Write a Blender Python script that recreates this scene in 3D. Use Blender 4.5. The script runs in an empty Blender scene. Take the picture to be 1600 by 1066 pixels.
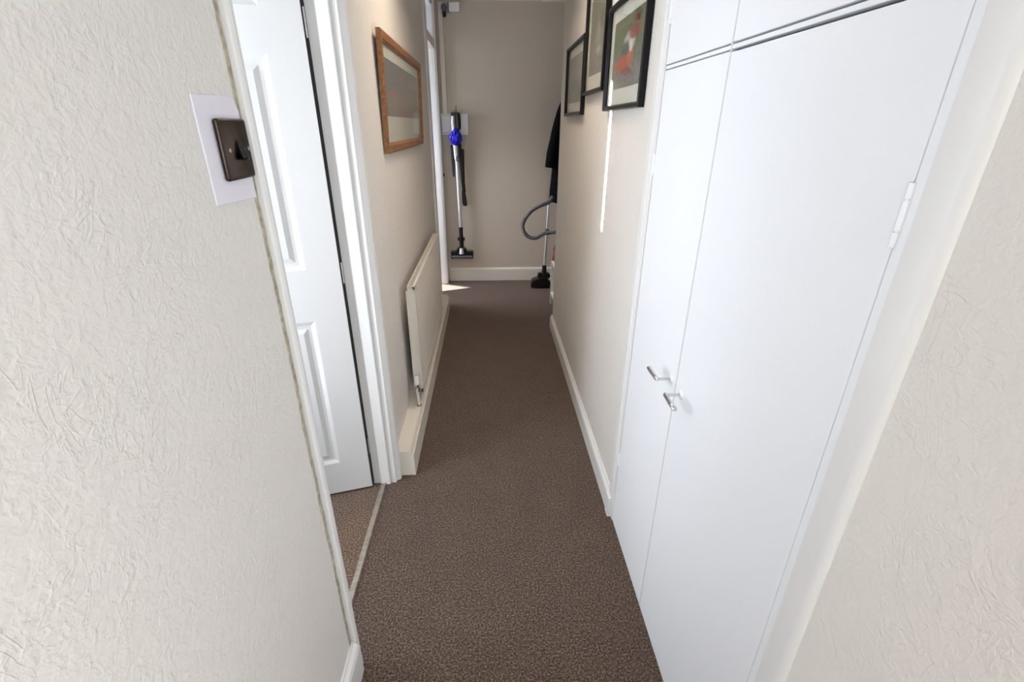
import bpy, bmesh, math, random
from mathutils import Vector, Matrix
random.seed(7)
S = bpy.context.scene
COL = S.collection

# ------------------------------------------------------------------ camera
F = 745.0
def norm(v): return v.normalized()
cY = norm(Vector((762-800, 195-533, F)))
cZ = -norm(Vector((795-800, 2176-533, F)))
cZ = norm(cZ - cY*cY.dot(cZ))
cX = cY.cross(cZ)
right = Vector((cX[0], cY[0], cZ[0])); down = Vector((cX[1], cY[1], cZ[1])); fwd = Vector((cX[2], cY[2], cZ[2]))
cam_d = bpy.data.cameras.new('camera'); cam = bpy.data.objects.new('camera', cam_d); COL.objects.link(cam)
m = Matrix.Identity(4)
for i in range(3):
    m[i][0] = right[i]; m[i][1] = -down[i]; m[i][2] = -fwd[i]
m.translation = Vector((0, 0, 1.5))
cam.matrix_world = m
cam_d.sensor_width = 36; cam_d.lens = F/1600*36; cam_d.clip_start = 0.02
S.camera = cam

# ------------------------------------------------------------------ world, sun, lights, exposure
W = bpy.data.worlds.new('World'); S.world = W; W.use_nodes = True
bg = W.node_tree.nodes['Background']; bg.inputs[0].default_value = (0.75, 0.87, 1, 1); bg.inputs[1].default_value = 0.4
SUN = Vector((1, 0.40, -0.21)).normalized()
sd = bpy.data.lights.new('sun', 'SUN'); sd.energy = 70; sd.angle = math.radians(0.3); sd.color = (1, 0.96, 0.9)
so = bpy.data.objects.new('sun', sd); COL.objects.link(so); so.rotation_mode = 'QUATERNION'
so.rotation_quaternion = SUN.to_track_quat('-Z', 'Y')
def area(name, loc, direction, w, h, power, color):
    d = bpy.data.lights.new(name, 'AREA'); d.shape = 'RECTANGLE'; d.size = w; d.size_y = h; d.energy = power; d.color = color
    o = bpy.data.objects.new(name, d); COL.objects.link(o); o.location = loc
    o.rotation_mode = 'QUATERNION'; o.rotation_quaternion = Vector(direction).to_track_quat('-Z', 'Y')
    return o
area('hall_window_daylight', (0.20, -1.75, 1.5), (-0.03, 1, -0.02), 0.45, 1.5, 6, (1.0, 0.98, 0.97))
area('right_side_fill', (0.56, -0.95, 1.25), (-1, 0.45, 0), 0.75, 1.6, 22, (0.95, 0.97, 1.0))  # added fill from the near right; its doorway is made up
area('side_room_daylight', (-1.35, 1.05, 1.25), (1, 0.02, -0.02), 0.6, 1.6, 16, (0.90, 0.95, 1.0))
area('side_room_inner_daylight', (-1.0, 1.45, 1.3), (1, -0.35, -0.02), 0.3, 1.6, 8, (0.82, 0.90, 1.0))
ml = area('mid_hall_fill', (0.02, 2.45, 2.46), (0, 0, -1), 0.3, 0.3, 7.5, (1.0, 0.82, 0.64))  # added fill for the middle walls, no lamp known there
ml.data.spread = math.radians(135)
area('far_room_daylight', (-1.6, 4.3, 1.2), (1, 0.1, -0.1), 1.0, 1.4, 23, (0.84, 0.88, 1.0))
fl = area('far_room_high_daylight', (-0.9, 4.25, 1.9), (0.8, -0.25, -1), 0.5, 0.5, 6, (1.0, 1.0, 1.0))
fl.data.spread = math.radians(90)
S.view_settings.view_transform = 'Standard'; S.view_settings.look = 'None'
S.view_settings.gamma = 1; S.view_settings.use_curve_mapping = False
S.view_settings.exposure = 0.12

# ------------------------------------------------------------------ materials
def srgb(r, g, b):
    f = lambda c: ((c/255)/12.92 if c/255 <= 0.04045 else (((c/255)+0.055)/1.055)**2.4)
    return (f(r), f(g), f(b), 1)
def mat(name, col, rough=0.5, metal=0.0, bump=None, var=None, spec=0.5, coat=0, sheen=0):
    M = bpy.data.materials.new(name); M.use_nodes = True; nt = M.node_tree; B = nt.nodes['Principled BSDF']
    B.inputs['Base Color'].default_value = srgb(*col); B.inputs['Roughness'].default_value = rough; B.inputs['Metallic'].default_value = metal
    B.inputs['Specular IOR Level'].default_value = spec; B.inputs['Coat Weight'].default_value = coat
    if sheen: B.inputs['Sheen Weight'].default_value = sheen
    tc = nt.nodes.new('ShaderNodeTexCoord')
    if var:   # (scale, colour2, sharpness)
        n = nt.nodes.new('ShaderNodeTexNoise'); n.inputs['Scale'].default_value = var[0]; n.inputs['Detail'].default_value = 4
        nt.links.new(tc.outputs['Object'], n.inputs['Vector'])
        r = nt.nodes.new('ShaderNodeValToRGB'); r.color_ramp.elements[0].position = 0.5-var[2]; r.color_ramp.elements[1].position = 0.5+var[2]
        r.color_ramp.elements[0].color = srgb(*col); r.color_ramp.elements[1].color = srgb(*var[1])
        nt.links.new(n.outputs['Fac'], r.inputs['Fac']); nt.links.new(r.outputs['Color'], B.inputs['Base Color'])
    if bump:  # (scale, strength, distance)
        n = nt.nodes.new('ShaderNodeTexNoise'); n.inputs['Scale'].default_value = bump[0]; n.inputs['Detail'].default_value = 3
        nt.links.new(tc.outputs['Object'], n.inputs['Vector'])
        b = nt.nodes.new('ShaderNodeBump'); b.inputs['Strength'].default_value = bump[1]; b.inputs['Distance'].default_value = bump[2]
        nt.links.new(n.outputs['Fac'], b.inputs['Height']); nt.links.new(b.outputs['Normal'], B.inputs['Normal'])
    return M

def wall_mat(name, col, k=1.0):
    """painted, heavily embossed wallpaper: soft lumps, small grain and thin swirling ridges"""
    M = bpy.data.materials.new(name); M.use_nodes = True; nt = M.node_tree; B = nt.nodes['Principled BSDF']; L = nt.links.new
    B.inputs['Base Color'].default_value = srgb(*col); B.inputs['Roughness'].default_value = 0.62; B.inputs['Specular IOR Level'].default_value = 0.35
    tc = nt.nodes.new('ShaderNodeTexCoord')
    def noise(s, d, dist, rot=None):
        n = nt.nodes.new('ShaderNodeTexNoise'); n.inputs['Scale'].default_value = s; n.inputs['Detail'].default_value = d; n.inputs['Distortion'].default_value = dist
        if rot:
            mp = nt.nodes.new('ShaderNodeMapping'); mp.inputs['Rotation'].default_value = rot[0]; mp.inputs['Scale'].default_value = rot[1]
            L(tc.outputs['Object'], mp.inputs['Vector']); L(mp.outputs['Vector'], n.inputs['Vector'])
        else: L(tc.outputs['Object'], n.inputs['Vector'])
        return n.outputs['Fac']
    def mth(op, a, b=None, c=None):
        n = nt.nodes.new('ShaderNodeMath'); n.operation = op
        for i, v in enumerate((a, b, c)):
            if v is None: continue
            if isinstance(v, (int, float)): n.inputs[i].default_value = v
            else: L(v, n.inputs[i])
        return n.outputs[0]
    n1 = noise(70, 3, 0.6); n2 = noise(170, 2, 0.2); n3 = noise(16, 3, 2.2, ((0.7, 0, 0), (1, 1.0, 0.55)))
    n4 = noise(40, 2, 1.2, ((-0.6, 0, 0), (1, 0.5, 1.0)))
    # ridge lines where the distorted noise crosses its middle value
    rid = mth('SUBTRACT', 1.0, mth('MULTIPLY', mth('ABSOLUTE', mth('SUBTRACT', n3, 0.5)), 26.0)); rid = mth('MAXIMUM', rid, 0.0)
    rid2 = mth('SUBTRACT', 1.0, mth('MULTIPLY', mth('ABSOLUTE', mth('SUBTRACT', n4, 0.5)), 14.0)); rid2 = mth('MAXIMUM', rid2, 0.0)
    patch = noise(7, 2, 0.5); pm = nt.nodes.new('ShaderNodeMapRange'); pm.inputs[1].default_value = 0.4; pm.inputs[2].default_value = 0.62; L(patch, pm.inputs[0])
    h = mth('ADD', mth('MULTIPLY', n1, 1.9), mth('MULTIPLY', n2, 0.4))
    h = mth('ADD', h, mth('MULTIPLY', mth('MULTIPLY', rid, 0.35), pm.outputs[0]))
    h = mth('ADD', h, mth('MULTIPLY', mth('MULTIPLY', rid2, 0.35), pm.outputs[0]))
    b = nt.nodes.new('ShaderNodeBump'); b.inputs['Strength'].default_value = 0.62*k; b.inputs['Distance'].default_value = 0.002
    L(h, b.inputs['Height']); L(b.outputs['Normal'], B.inputs['Normal'])
    return M

def carpet_mat(name, c1, c2, c3):
    M = bpy.data.materials.new(name); M.use_nodes = True; nt = M.node_tree; B = nt.nodes['Principled BSDF']; L = nt.links.new
    B.inputs['Roughness'].default_value = 1.0; B.inputs['Specular IOR Level'].default_value = 0.05
    B.inputs['Sheen Weight'].default_value = 0.25; B.inputs['Sheen Roughness'].default_value = 0.5
    tc = nt.nodes.new('ShaderNodeTexCoord')
    n = nt.nodes.new('ShaderNodeTexNoise'); n.inputs['Scale'].default_value = 165; n.inputs['Detail'].default_value = 4; n.inputs['Roughness'].default_value = 0.7
    L(tc.outputs['Object'], n.inputs['Vector'])
    r = nt.nodes.new('ShaderNodeValToRGB'); e = r.color_ramp.elements
    e[0].position = 0.39; e[0].color = srgb(*c1); e[1].position = 0.61; e[1].color = srgb(*c3)
    q = e.new(0.5); q.color = srgb(*c2)
    L(n.outputs['Fac'], r.inputs['Fac'])
    n2 = nt.nodes.new('ShaderNodeTexNoise'); n2.inputs['Scale'].default_value = 9; n2.inputs['Detail'].default_value = 5; L(tc.outputs['Object'], n2.inputs['Vector'])
    mx = nt.nodes.new('ShaderNodeMix'); mx.data_type = 'RGBA'; mx.blend_type = 'MULTIPLY'; mx.inputs[0].default_value = 0.6
    r2 = nt.nodes.new('ShaderNodeValToRGB'); r2.color_ramp.elements[0].position = 0.3; r2.color_ramp.elements[1].position = 0.7
    r2.color_ramp.elements[0].color = (0.72, 0.72, 0.74, 1); r2.color_ramp.elements[1].color = (1, 1, 1, 1)
    L(n2.outputs['Fac'], r2.inputs['Fac']); L(r.outputs['Color'], mx.inputs[6]); L(r2.outputs['Color'], mx.inputs[7]); L(mx.outputs[2], B.inputs['Base Color'])
    v = nt.nodes.new('ShaderNodeTexVoronoi'); v.inputs['Scale'].default_value = 340; L(tc.outputs['Object'], v.inputs['Vector'])
    b = nt.nodes.new('ShaderNodeBump'); b.inputs['Strength'].default_value = 0.9; b.inputs['Distance'].default_value = 0.006; b.invert = True
    b2 = nt.nodes.new('ShaderNodeBump'); b2.inputs['Strength'].default_value = 0.7; b2.inputs['Distance'].default_value = 0.006
    L(v.outputs['Distance'], b.inputs['Height']); L(n.outputs['Fac'], b2.inputs['Height']); L(b.outputs['Normal'], b2.inputs['Normal']); L(b2.outputs['Normal'], B.inputs['Normal'])
    return M

def wood_mat(name, c1, c2):
    M = mat(name, c1, 0.42); nt = M.node_tree; B = nt.nodes['Principled BSDF']; L = nt.links.new
    tc = nt.nodes.new('ShaderNodeTexCoord'); mp = nt.nodes.new('ShaderNodeMapping'); mp.inputs['Scale'].default_value = (30, 4, 30)
    n = nt.nodes.new('ShaderNodeTexNoise'); n.inputs['Scale'].default_value = 2.5; n.inputs['Detail'].default_value = 6; n.inputs['Distortion'].default_value = 0.8
    r = nt.nodes.new('ShaderNodeValToRGB'); r.color_ramp.elements[0].position = 0.35; r.color_ramp.elements[1].position = 0.65
    r.color_ramp.elements[0].color = srgb(*c1); r.color_ramp.elements[1].color = srgb(*c2)
    L(tc.outputs['Object'], mp.inputs['Vector']); L(mp.outputs['Vector'], n.inputs['Vector']); L(n.outputs['Fac'], r.inputs['Fac']); L(r.outputs['Color'], B.inputs['Base Color'])
    return M

def art_mat(name, top, bottom, blobs, tex=0.5):
    """printed picture: two-tone ground, with soft painted blobs (u, v, ru, rv, colour, hardness)"""
    M = bpy.data.materials.new(name); M.use_nodes = True; nt = M.node_tree; B = nt.nodes['Principled BSDF']; L = nt.links.new
    B.inputs['Roughness'].default_value = 0.5
    uv = nt.nodes.new('ShaderNodeTexCoord').outputs['UV']
    n = nt.nodes.new('ShaderNodeTexNoise'); n.inputs['Scale'].default_value = 9; n.inputs['Detail'].default_value = 5; L(uv, n.inputs['Vector'])
    sc = nt.nodes.new('ShaderNodeVectorMath'); sc.operation = 'MULTIPLY_ADD'
    L(n.outputs['Color'], sc.inputs[0]); sc.inputs[1].default_value = (0.12, 0.12, 0); ad = nt.nodes.new('ShaderNodeVectorMath'); ad.operation = 'SUBTRACT'
    L(uv, ad.inputs[0]); ad.inputs[1].default_value = (0.06, 0.06, 0); L(ad.outputs[0], sc.inputs[2]); P = sc.outputs[0]
    sx = nt.nodes.new('ShaderNodeSeparateXYZ'); L(P, sx.inputs[0])
    r = nt.nodes.new('ShaderNodeValToRGB'); e = r.color_ramp.elements
    e[0].position = 0.25; e[0].color = srgb(*bottom); e[1].position = 0.6; e[1].color = srgb(*top); L(sx.outputs[1], r.inputs['Fac'])
    cur = r.outputs['Color']
    n2 = nt.nodes.new('ShaderNodeTexNoise'); n2.inputs['Scale'].default_value = 14; n2.inputs['Detail'].default_value = 6; L(uv, n2.inputs['Vector'])
    mx = nt.nodes.new('ShaderNodeMix'); mx.data_type = 'RGBA'; mx.blend_type = 'OVERLAY'; mx.inputs[0].default_value = tex
    L(cur, mx.inputs[6]); L(n2.outputs['Fac'], mx.inputs[7]); cur = mx.outputs[2]
    for u, v, ru, rv, c in blobs:
        s = nt.nodes.new('ShaderNodeVectorMath'); s.operation = 'SUBTRACT'; L(P, s.inputs[0]); s.inputs[1].default_value = (u, v, 0)
        k = nt.nodes.new('ShaderNodeVectorMath'); k.operation = 'MULTIPLY'; L(s.outputs[0], k.inputs[0]); k.inputs[1].default_value = (1/ru, 1/rv, 0)
        l = nt.nodes.new('ShaderNodeVectorMath'); l.operation = 'LENGTH'; L(k.outputs[0], l.inputs[0])
        mr = nt.nodes.new('ShaderNodeMapRange'); mr.inputs[1].default_value = 0.75; mr.inputs[2].default_value = 1.1; mr.inputs[3].default_value = 0.9; mr.inputs[4].default_value = 0
        L(l.outputs['Value'], mr.inputs[0])
        x = nt.nodes.new('ShaderNodeMix'); x.data_type = 'RGBA'; L(mr.outputs[0], x.inputs[0]); L(cur, x.inputs[6]); x.inputs[7].default_value = srgb(*c); cur = x.outputs[2]
    L(cur, B.inputs['Base Color'])
    return M

def glass_mat(name):
    M = bpy.data.materials.new(name); M.use_nodes = True; nt = M.node_tree; nt.nodes.clear(); L = nt.links.new
    o = nt.nodes.new('ShaderNodeOutputMaterial'); t = nt.nodes.new('ShaderNodeBsdfTransparent'); g = nt.nodes.new('ShaderNodeBsdfGlossy'); g.inputs['Roughness'].default_value = 0.03
    lw = nt.nodes.new('ShaderNodeLayerWeight'); p = nt.nodes.new('ShaderNodeMath'); p.operation = 'POWER'; p.inputs[1].default_value = 5.0
    lw.inputs[0].default_value = 0.5; q = nt.nodes.new('ShaderNodeMath'); q.operation = 'MULTIPLY_ADD'; q.inputs[1].default_value = 0.7; q.inputs[2].default_value = 0.03
    x = nt.nodes.new('ShaderNodeMixShader'); L(lw.outputs['Facing'], p.inputs[0]); L(p.outputs[0], q.inputs[0])
    L(q.outputs[0], x.inputs[0]); L(t.outputs[0], x.inputs[1]); L(g.outputs[0], x.inputs[2]); L(x.outputs[0], o.inputs['Surface'])
    return M

M_WALL = wall_mat('embossed_wallpaper', (222, 218, 213))
M_WALLF = wall_mat('embossed_wallpaper_shaded', (202, 192, 178), 0.5)  # wallpaper copy with the far end's dimness put into its colour
M_CARPET = carpet_mat('brown_carpet', (44, 30, 22), (96, 75, 61), (164, 136, 117))
M_CARPET2 = carpet_mat('tan_brown_carpet', (72, 50, 36), (124, 98, 78), (184, 154, 130))
M_GLOSS = mat('white_gloss_paint', (228, 228, 227), 0.28, bump=(25, 0.15, 0.0008))
M_CUP = mat('white_eggshell_paint', (241, 244, 249), 0.33, bump=(12, 0.12, 0.001))
M_DOOR = mat('white_moulded_door_paint', (214, 214, 214), 0.4, bump=(220, 0.12, 0.0006))
M_TRIMW = mat('aged_white_paint', (224, 218, 208), 0.4, bump=(40, 0.2, 0.0008))
M_CEIL = mat('ceiling_white', (235, 234, 230), 0.8)
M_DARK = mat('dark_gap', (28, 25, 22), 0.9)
M_RAD = mat('radiator_enamel', (226, 220, 210), 0.3)
M_CHROME = mat('chrome', (205, 205, 208), 0.16, 1.0)
M_STEEL = mat('brushed_aluminium', (214, 216, 222), 0.28, 0.55, var=(60, (200, 204, 210), 0.3))
M_BRONZE = mat('black_nickel', (74, 66, 62), 0.3, 1.0, var=(40, (60, 52, 48), 0.3))
M_BLACKP = mat('black_plastic', (14, 14, 16), 0.35, spec=0.4)
M_GREYP = mat('grey_plastic', (86, 88, 94), 0.38)
M_BLUEP = mat('deep_blue_plastic', (28, 22, 190), 0.22, 0.1)
M_WHITEP = mat('white_plastic', (226, 226, 226), 0.35)
M_LILAC = mat('white_backing_plastic', (226, 224, 234), 0.3)
M_BFRAME = mat('black_lacquer_frame', (10, 10, 12), 0.35, spec=0.25)
M_PINE = wood_mat('honey_pine', (116, 78, 44), (150, 104, 62))
M_MAT = mat('mount_card', (214, 216, 206), 0.8, bump=(300, 0.1, 0.0004))
M_GLASS = glass_mat('picture_glass')
M_COAT = mat('black_wool', (9, 11, 13), 0.95, bump=(180, 0.4, 0.002), spec=0.15)
M_METALBAR = mat('worn_threshold_metal', (170, 162, 150), 0.45, 0.4, bump=(120, 0.3, 0.001), var=(50, (140, 130, 118), 0.2))
M_PAPER = mat('torn_paper_edge', (190, 183, 162), 0.9, bump=(90, 0.6, 0.002), var=(70, (150, 140, 116), 0.15))
M_RED = mat('red_plastic', (150, 24, 26), 0.3)
M_SHOE = mat('brown_leather', (76, 48, 36), 0.5)

# ------------------------------------------------------------------ mesh helpers
def bx(bm, x0, x1, y0, y1, z0, z1):
    g = bmesh.ops.create_cube(bm, size=1)['verts']
    for v in g:
        v.co = Vector(((x0+x1)/2+v.co.x*abs(x1-x0), (y0+y1)/2+v.co.y*abs(y1-y0), (z0+z1)/2+v.co.z*abs(z1-z0)))
    return g
def prism(bm, pts, z0, z1, ax='z'):
    """closed outline pushed along an axis"""
    def P(a, b, c):
        return Vector((a, b, c)) if ax == 'z' else (Vector((a, c, b)) if ax == 'y' else Vector((c, a, b)))
    A = [bm.verts.new(P(a, b, z0)) for a, b in pts]; Bv = [bm.verts.new(P(a, b, z1)) for a, b in pts]
    n = len(pts)
    bm.faces.new(A); bm.faces.new(list(reversed(Bv)))
    for i in range(n): bm.faces.new([A[i], Bv[i], Bv[(i+1) % n], A[(i+1) % n]])
def tube(bm, pts, rad, n=14, cap=True, flat=1.0):
    pts = [Vector(p) for p in pts]
    if not hasattr(rad, '__len__'): rad = [rad]*len(pts)
    rings = []; up = None
    for i, p in enumerate(pts):
        d = (pts[min(i+1, len(pts)-1)]-pts[max(i-1, 0)]).normalized()
        if up is None:
            up = Vector((0, 0, 1)) if abs(d.z) < 0.9 else Vector((0, 1, 0))
        s = d.cross(up).normalized(); up = s.cross(d).normalized()
        rings.append([bm.verts.new(p+(s*math.cos(2*math.pi*k/n)+up*math.sin(2*math.pi*k/n)*flat)*rad[i]) for k in range(n)])
    for a, b in zip(rings, rings[1:]):
        for k in range(n): bm.faces.new([a[k], a[(k+1) % n], b[(k+1) % n], b[k]])
    if cap: bm.faces.new(list(reversed(rings[0]))); bm.faces.new(rings[-1])
def smooth_path(pts, k=8):
    P = [Vector(p) for p in pts]; P = [P[0]*2-P[1]]+P+[P[-1]*2-P[-2]]; out = []
    for i in range(1, len(P)-2):
        for j in range(k):
            t = j/k; a, b, c, d = P[i-1], P[i], P[i+1], P[i+2]
            out.append(0.5*((2*b)+(c-a)*t+(2*a-5*b+4*c-d)*t*t+(3*b-a-3*c+d)*t**3))
    out.append(P[-2]); return out
def sphere(bm, c, r, seg=20):
    g = bmesh.ops.create_uvsphere(bm, u_segments=seg, v_segments=seg//2, radius=1)['verts']
    for v in g: v.co = Vector(c)+Vector((v.co.x*r[0], v.co.y*r[1], v.co.z*r[2]))
def obj(name, bm, material, parent=None, bevel=0, smooth=False, seg=2, loc=None):
    bmesh.ops.recalc_face_normals(bm, faces=bm.faces)
    me = bpy.data.meshes.new(name); bm.to_mesh(me); bm.free(); me.materials.append(material)
    o = bpy.data.objects.new(name, me); COL.objects.link(o)
    if parent is not None:
        o.parent = parent; o.matrix_parent_inverse = root_inv(parent)
    if bevel:
        b = o.modifiers.new('bevel', 'BEVEL'); b.width = bevel; b.segments = seg; b.limit_method = 'ANGLE'; b.angle_limit = math.radians(40)
    if smooth:
        for p in me.polygons: p.use_smooth = True
        me.set_sharp_from_angle(angle=math.radians(40))
    return o
def world_loc(o):
    v = Vector(o.location); p = o.parent
    return v
def root_inv(p):
    while p.parent is not None: p = p.parent
    return Matrix.Translation(-Vector(p.location))
def subpart(name, bm, material, parent, **k):
    """child of a part whose origin is its thing's: meshes are in world coordinates, so only the top level shifts"""
    o = obj(name, bm, material, None, **k); o.parent = parent; return o
def box_obj(name, x0, x1, y0, y1, z0, z1, material, parent=None, bevel=0, seg=2):
    bm = bmesh.new(); bx(bm, x0, x1, y0, y1, z0, z1); return obj(name, bm, material, parent, bevel, seg=seg)
def thing(name, label, cat, loc, group=None):
    o = bpy.data.objects.new(name, None); COL.objects.link(o); o.location = loc; o.empty_display_size = 0.1
    o['label'] = label; o['category'] = cat
    if group: o['group'] = group
    return o
def tag(o, label, cat, group=None):
    o['label'] = label; o['category'] = cat
    if group: o['group'] = group
    return o
def struct(o, label=None, cat=None):
    o['kind'] = 'structure'
    if label: o['label'] = label
    if cat: o['category'] = cat
    return o

# ------------------------------------------------------------------ plan (metres): x right, y along the hall, z up
XLN = -0.42      # near left wall face
XL = -0.445      # left wall face beyond the doorway
XR = 0.495       # right wall face
YC = 3.56        # corner where the right wall ends
YF = 4.88        # end wall
CEIL = 2.475
ZD = 2.03        # door heads
T = 0.12

# ------------------------------------------------------------------ the setting
bm = bmesh.new(); bx(bm, -0.50, 1.25, -2.0, YF+0.1, -0.08, 0)
struct(obj('floor', bm, M_CARPET), 'brown cut-pile carpet running the length of the hallway', 'floor')
bm = bmesh.new(); bx(bm, -2.5, -0.50, -0.6, 2.9, -0.08, 0.0); bx(bm, -2.5, -0.50, 3.0, 5.3, -0.08, 0.0)
struct(obj('floor_side_room', bm, M_CARPET2), 'slightly lighter brown carpet beyond the threshold strip', 'floor')
bm = bmesh.new(); bx(bm, -2.5, 1.25, -2.0, 5.4, CEIL, CEIL+0.08)
struct(obj('ceiling', bm, M_CEIL), 'plain white ceiling above the hallway', 'ceiling')

# left wall: near stretch, piece over the doorway, middle stretch, piece over the far doorway, far stub
bm = bmesh.new()
bx(bm, XLN-T-0.02, XLN, -2.0, 0.914, 0, CEIL)
bx(bm, XLN-T-0.02, XLN-0.012, 0.914, 0.926, 0, CEIL)
bx(bm, XL-T, XL, 1.79, 4.12, 0, CEIL)
bx(bm, XL-T, XL, 0.926, 1.79, ZD+0.03, CEIL)
bx(bm, XL-T, XL, 4.12, 4.80, 2.42, CEIL)
bx(bm, XL-T, XL, 4.80, YF+0.02, 0, CEIL)
wl = struct(obj('wall_left', bm, M_WALL), 'off-white embossed left wall with doorways', 'wall')
# torn wallpaper edge beside the near door casing, a ragged strip
bm = bmesh.new(); N = 150; vs = []
w = 0
for i in range(N+1):
    z = 0.13+(CEIL-0.15)*i/N
    w += random.uniform(-0.0030, 0.0030); w = max(-0.006, min(0.0035, w))
    vs.append((bm.verts.new((XLN-0.0015, 0.9035, z)), bm.verts.new((XLN+0.0014, 0.9065+w*0.8+random.uniform(-0.0012, 0.0012), z)), bm.verts.new((XLN+0.0006, 0.917+w*0.7+random.uniform(-0.0015, 0.0015), z)), bm.verts.new((XLN-0.008, 0.918+w, z))))
for a, b in zip(vs, vs[1:]):
    for k in range(3): bm.faces.new([a[k], a[k+1], b[k+1], b[k]])
o = obj('torn_paper_edge', bm, M_PAPER, wl); o['label'] = 'ragged yellowish torn wallpaper edge'
bm = bmesh.new(); bx(bm, XLN-0.03, XLN-0.0095, 0.9138, 0.9225, 0.13, CEIL)
o = obj('plaster_crack', bm, M_DARK, wl); o['label'] = 'dark crack beside the door casing'

# right wall: near stretch, piece over the cupboard, far stretch
bm = bmesh.new()
bx(bm, XR, XR+T, -2.0, -1.4, 0, CEIL)
bx(bm, XR, XR+T, -0.5, 0.482, 0, CEIL)
bx(bm, XR, XR+T, -1.4, -0.5, 2.1, CEIL)  # unseen opening below is added to let in the right-hand fill
bx(bm, XR+0.06, XR+T, 0.482, 1.55, 2.36, CEIL)
bx(bm, XR, XR+T, 1.55, YC, 0, CEIL)
struct(obj('wall_right', bm, M_WALL), 'cream embossed right wall beside the cupboard', 'wall')
bm = bmesh.new(); bx(bm, XL-T, 1.25, YF, YF+0.1, 0, CEIL)
struct(obj('wall_end', bm, M_WALLF), 'wall closing the far end of the hallway, shade put in its colour', 'wall')
bm = bmesh.new(); bx(bm, XR+T, 1.25, YC-0.12, YC, 0, CEIL)
struct(obj('wall_recess_near', bm, M_WALLF), 'return wall just round the right corner, shade put in its colour', 'wall')
bm = bmesh.new(); bx(bm, 1.15, 1.25, YC, YF, 0, CEIL)
struct(obj('wall_alcove', bm, M_WALLF), 'wall of the recess round the right corner, shade put in its colour', 'wall')
# wall behind the camera with a tall window
bm = bmesh.new()
bx(bm, XLN-T, XR+T, -2.0, -1.9, 0, 0.7); bx(bm, XLN-T, XR+T, -2.0, -1.9, 2.3, CEIL)
bx(bm, XLN-T, -0.36, -2.0, -1.9, 0.7, 2.3); bx(bm, 0.44, XR+T, -2.0, -1.9, 0.7, 2.3)
struct(obj('wall_back', bm, M_WALL), 'wall behind the viewpoint with a window opening', 'wall')
bm = bmesh.new()
for a in ((-0.36, -0.32), (0.40, 0.44), (0.02, 0.06)): bx(bm, a[0], a[1], -1.98, -1.93, 0.7, 2.3)
for a in ((0.7, 0.74), (2.26, 2.3), (1.75, 1.79)): bx(bm, -0.32, 0.40, -1.98, -1.93, a[0], a[1])
struct(obj('window_1', bm, M_GLOSS), 'white window frame behind the viewpoint', 'window')

# side rooms (their unseen outer walls have gaps made up to shape the sun)
bm = bmesh.new()
XW = -2.4
ys = 2.09-0.40*(XR-XW); dz = 0.21*(XR-XW)                           # slit placed to throw the sliver of sun
y0, y1, za, zb = ys-0.026, ys+0.026, 1.075+dz, min(2.44, 1.665+dz)
bx(bm, XW-0.06, XW, -0.6, y0, 0, CEIL); bx(bm, XW-0.06, XW, y1, 2.9, 0, CEIL)
bx(bm, XW-0.06, XW, y0, y1, 0, za); bx(bm, XW-0.06, XW, y0, y1, zb, CEIL)
bx(bm, XW, XL-T, -0.6, -0.5, 0, CEIL); bx(bm, XW, XL-T, 2.88, 2.98, 0, CEIL)
struct(obj('wall_side_room', bm, M_CEIL), 'white walls of the room through the open panelled door', 'wall')
bm = bmesh.new()
def back(px, py):   # floor point -> point on the outer wall plane, along the sun
    d = px-XW; return (py-0.40*d, 0.21*d)
A = back(-0.80, 4.90); A1 = back(-0.505, 4.777); C = back(-0.20, 4.625); B1 = back(-0.464, 4.525); B2 = back(-0.80, 4.39)
tri = [A, C, B2]
ymin, ymax = min(p[0] for p in tri), max(p[0] for p in tri); zmin, zmax = min(p[1] for p in tri), max(p[1] for p in tri)
L0, L1 = 3.0, 5.3
# wall around a made-up gap that shapes the sun patch: four polygons between the gap and the wall's outline
Pq = [(L0, 0), (L1, 0), (L1, CEIL), (L0, CEIL)]
prism(bm, [(L0, 0), (L1, 0), A, B2], XW-0.01, XW, 'x')
prism(bm, [(L1, 0), (L1, CEIL), C, A], XW-0.01, XW, 'x')
prism(bm, [(L1, CEIL), (L0, CEIL), C], XW-0.01, XW, 'x')
prism(bm, [(L0, CEIL), (L0, 0), B2, C], XW-0.01, XW, 'x')
bx(bm, XW, XL-T, 2.98, 3.05, 0, CEIL); bx(bm, XW, XL-T, 5.25, 5.32, 0, CEIL); bx(bm, XL-T, XL-T+0.06, YF+0.02, 5.3, 0, CEIL)
struct(obj('wall_far_room', bm, M_CEIL), 'white walls of the room through the far left doorway', 'wall')

# ---- skirting
bm = bmesh.new()   # deep boxed-in skirting on the left, rounded upper front edge
prism(bm, [(XL, 0), (-0.364, 0), (-0.366, 0.112), (-0.369, 0.114), (-0.371, 0.114), (-0.3795, 0.133), (-0.386, 0.137), (XL, 0.137)], 1.80, 4.02, 'y')
prism(bm, [(XL, 0.1155), (-0.371, 0.1155), (-0.3785, 0.132), (-0.386, 0.1365), (XL, 0.1365)], 1.797, 1.80, 'y')
struct(obj('baseboard_left', bm, M_TRIMW), 'deep boxed-in white skirting under the radiator', 'baseboard')
bm = bmesh.new()
prism(bm, [(XLN, 0), (XLN+0.020, 0), (XLN+0.020, 0.105), (XLN+0.016, 0.118), (XLN+0.007, 0.128), (XLN+0.005, 0.135), (XLN, 0.135)], -1.9, 0.921, 'y')
struct(obj('baseboard_left_near', bm, M_GLOSS), 'white skirting at the foot of the near left wall', 'baseboard')
bm = bmesh.new()
prism(bm, [(XR, 0), (XR-0.018, 0), (XR-0.018, 0.082), (XR-0.014, 0.092), (XR-0.008, 0.098), (XR-0.006, 0.106), (XR, 0.106)], 1.545, YC, 'y')
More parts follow.
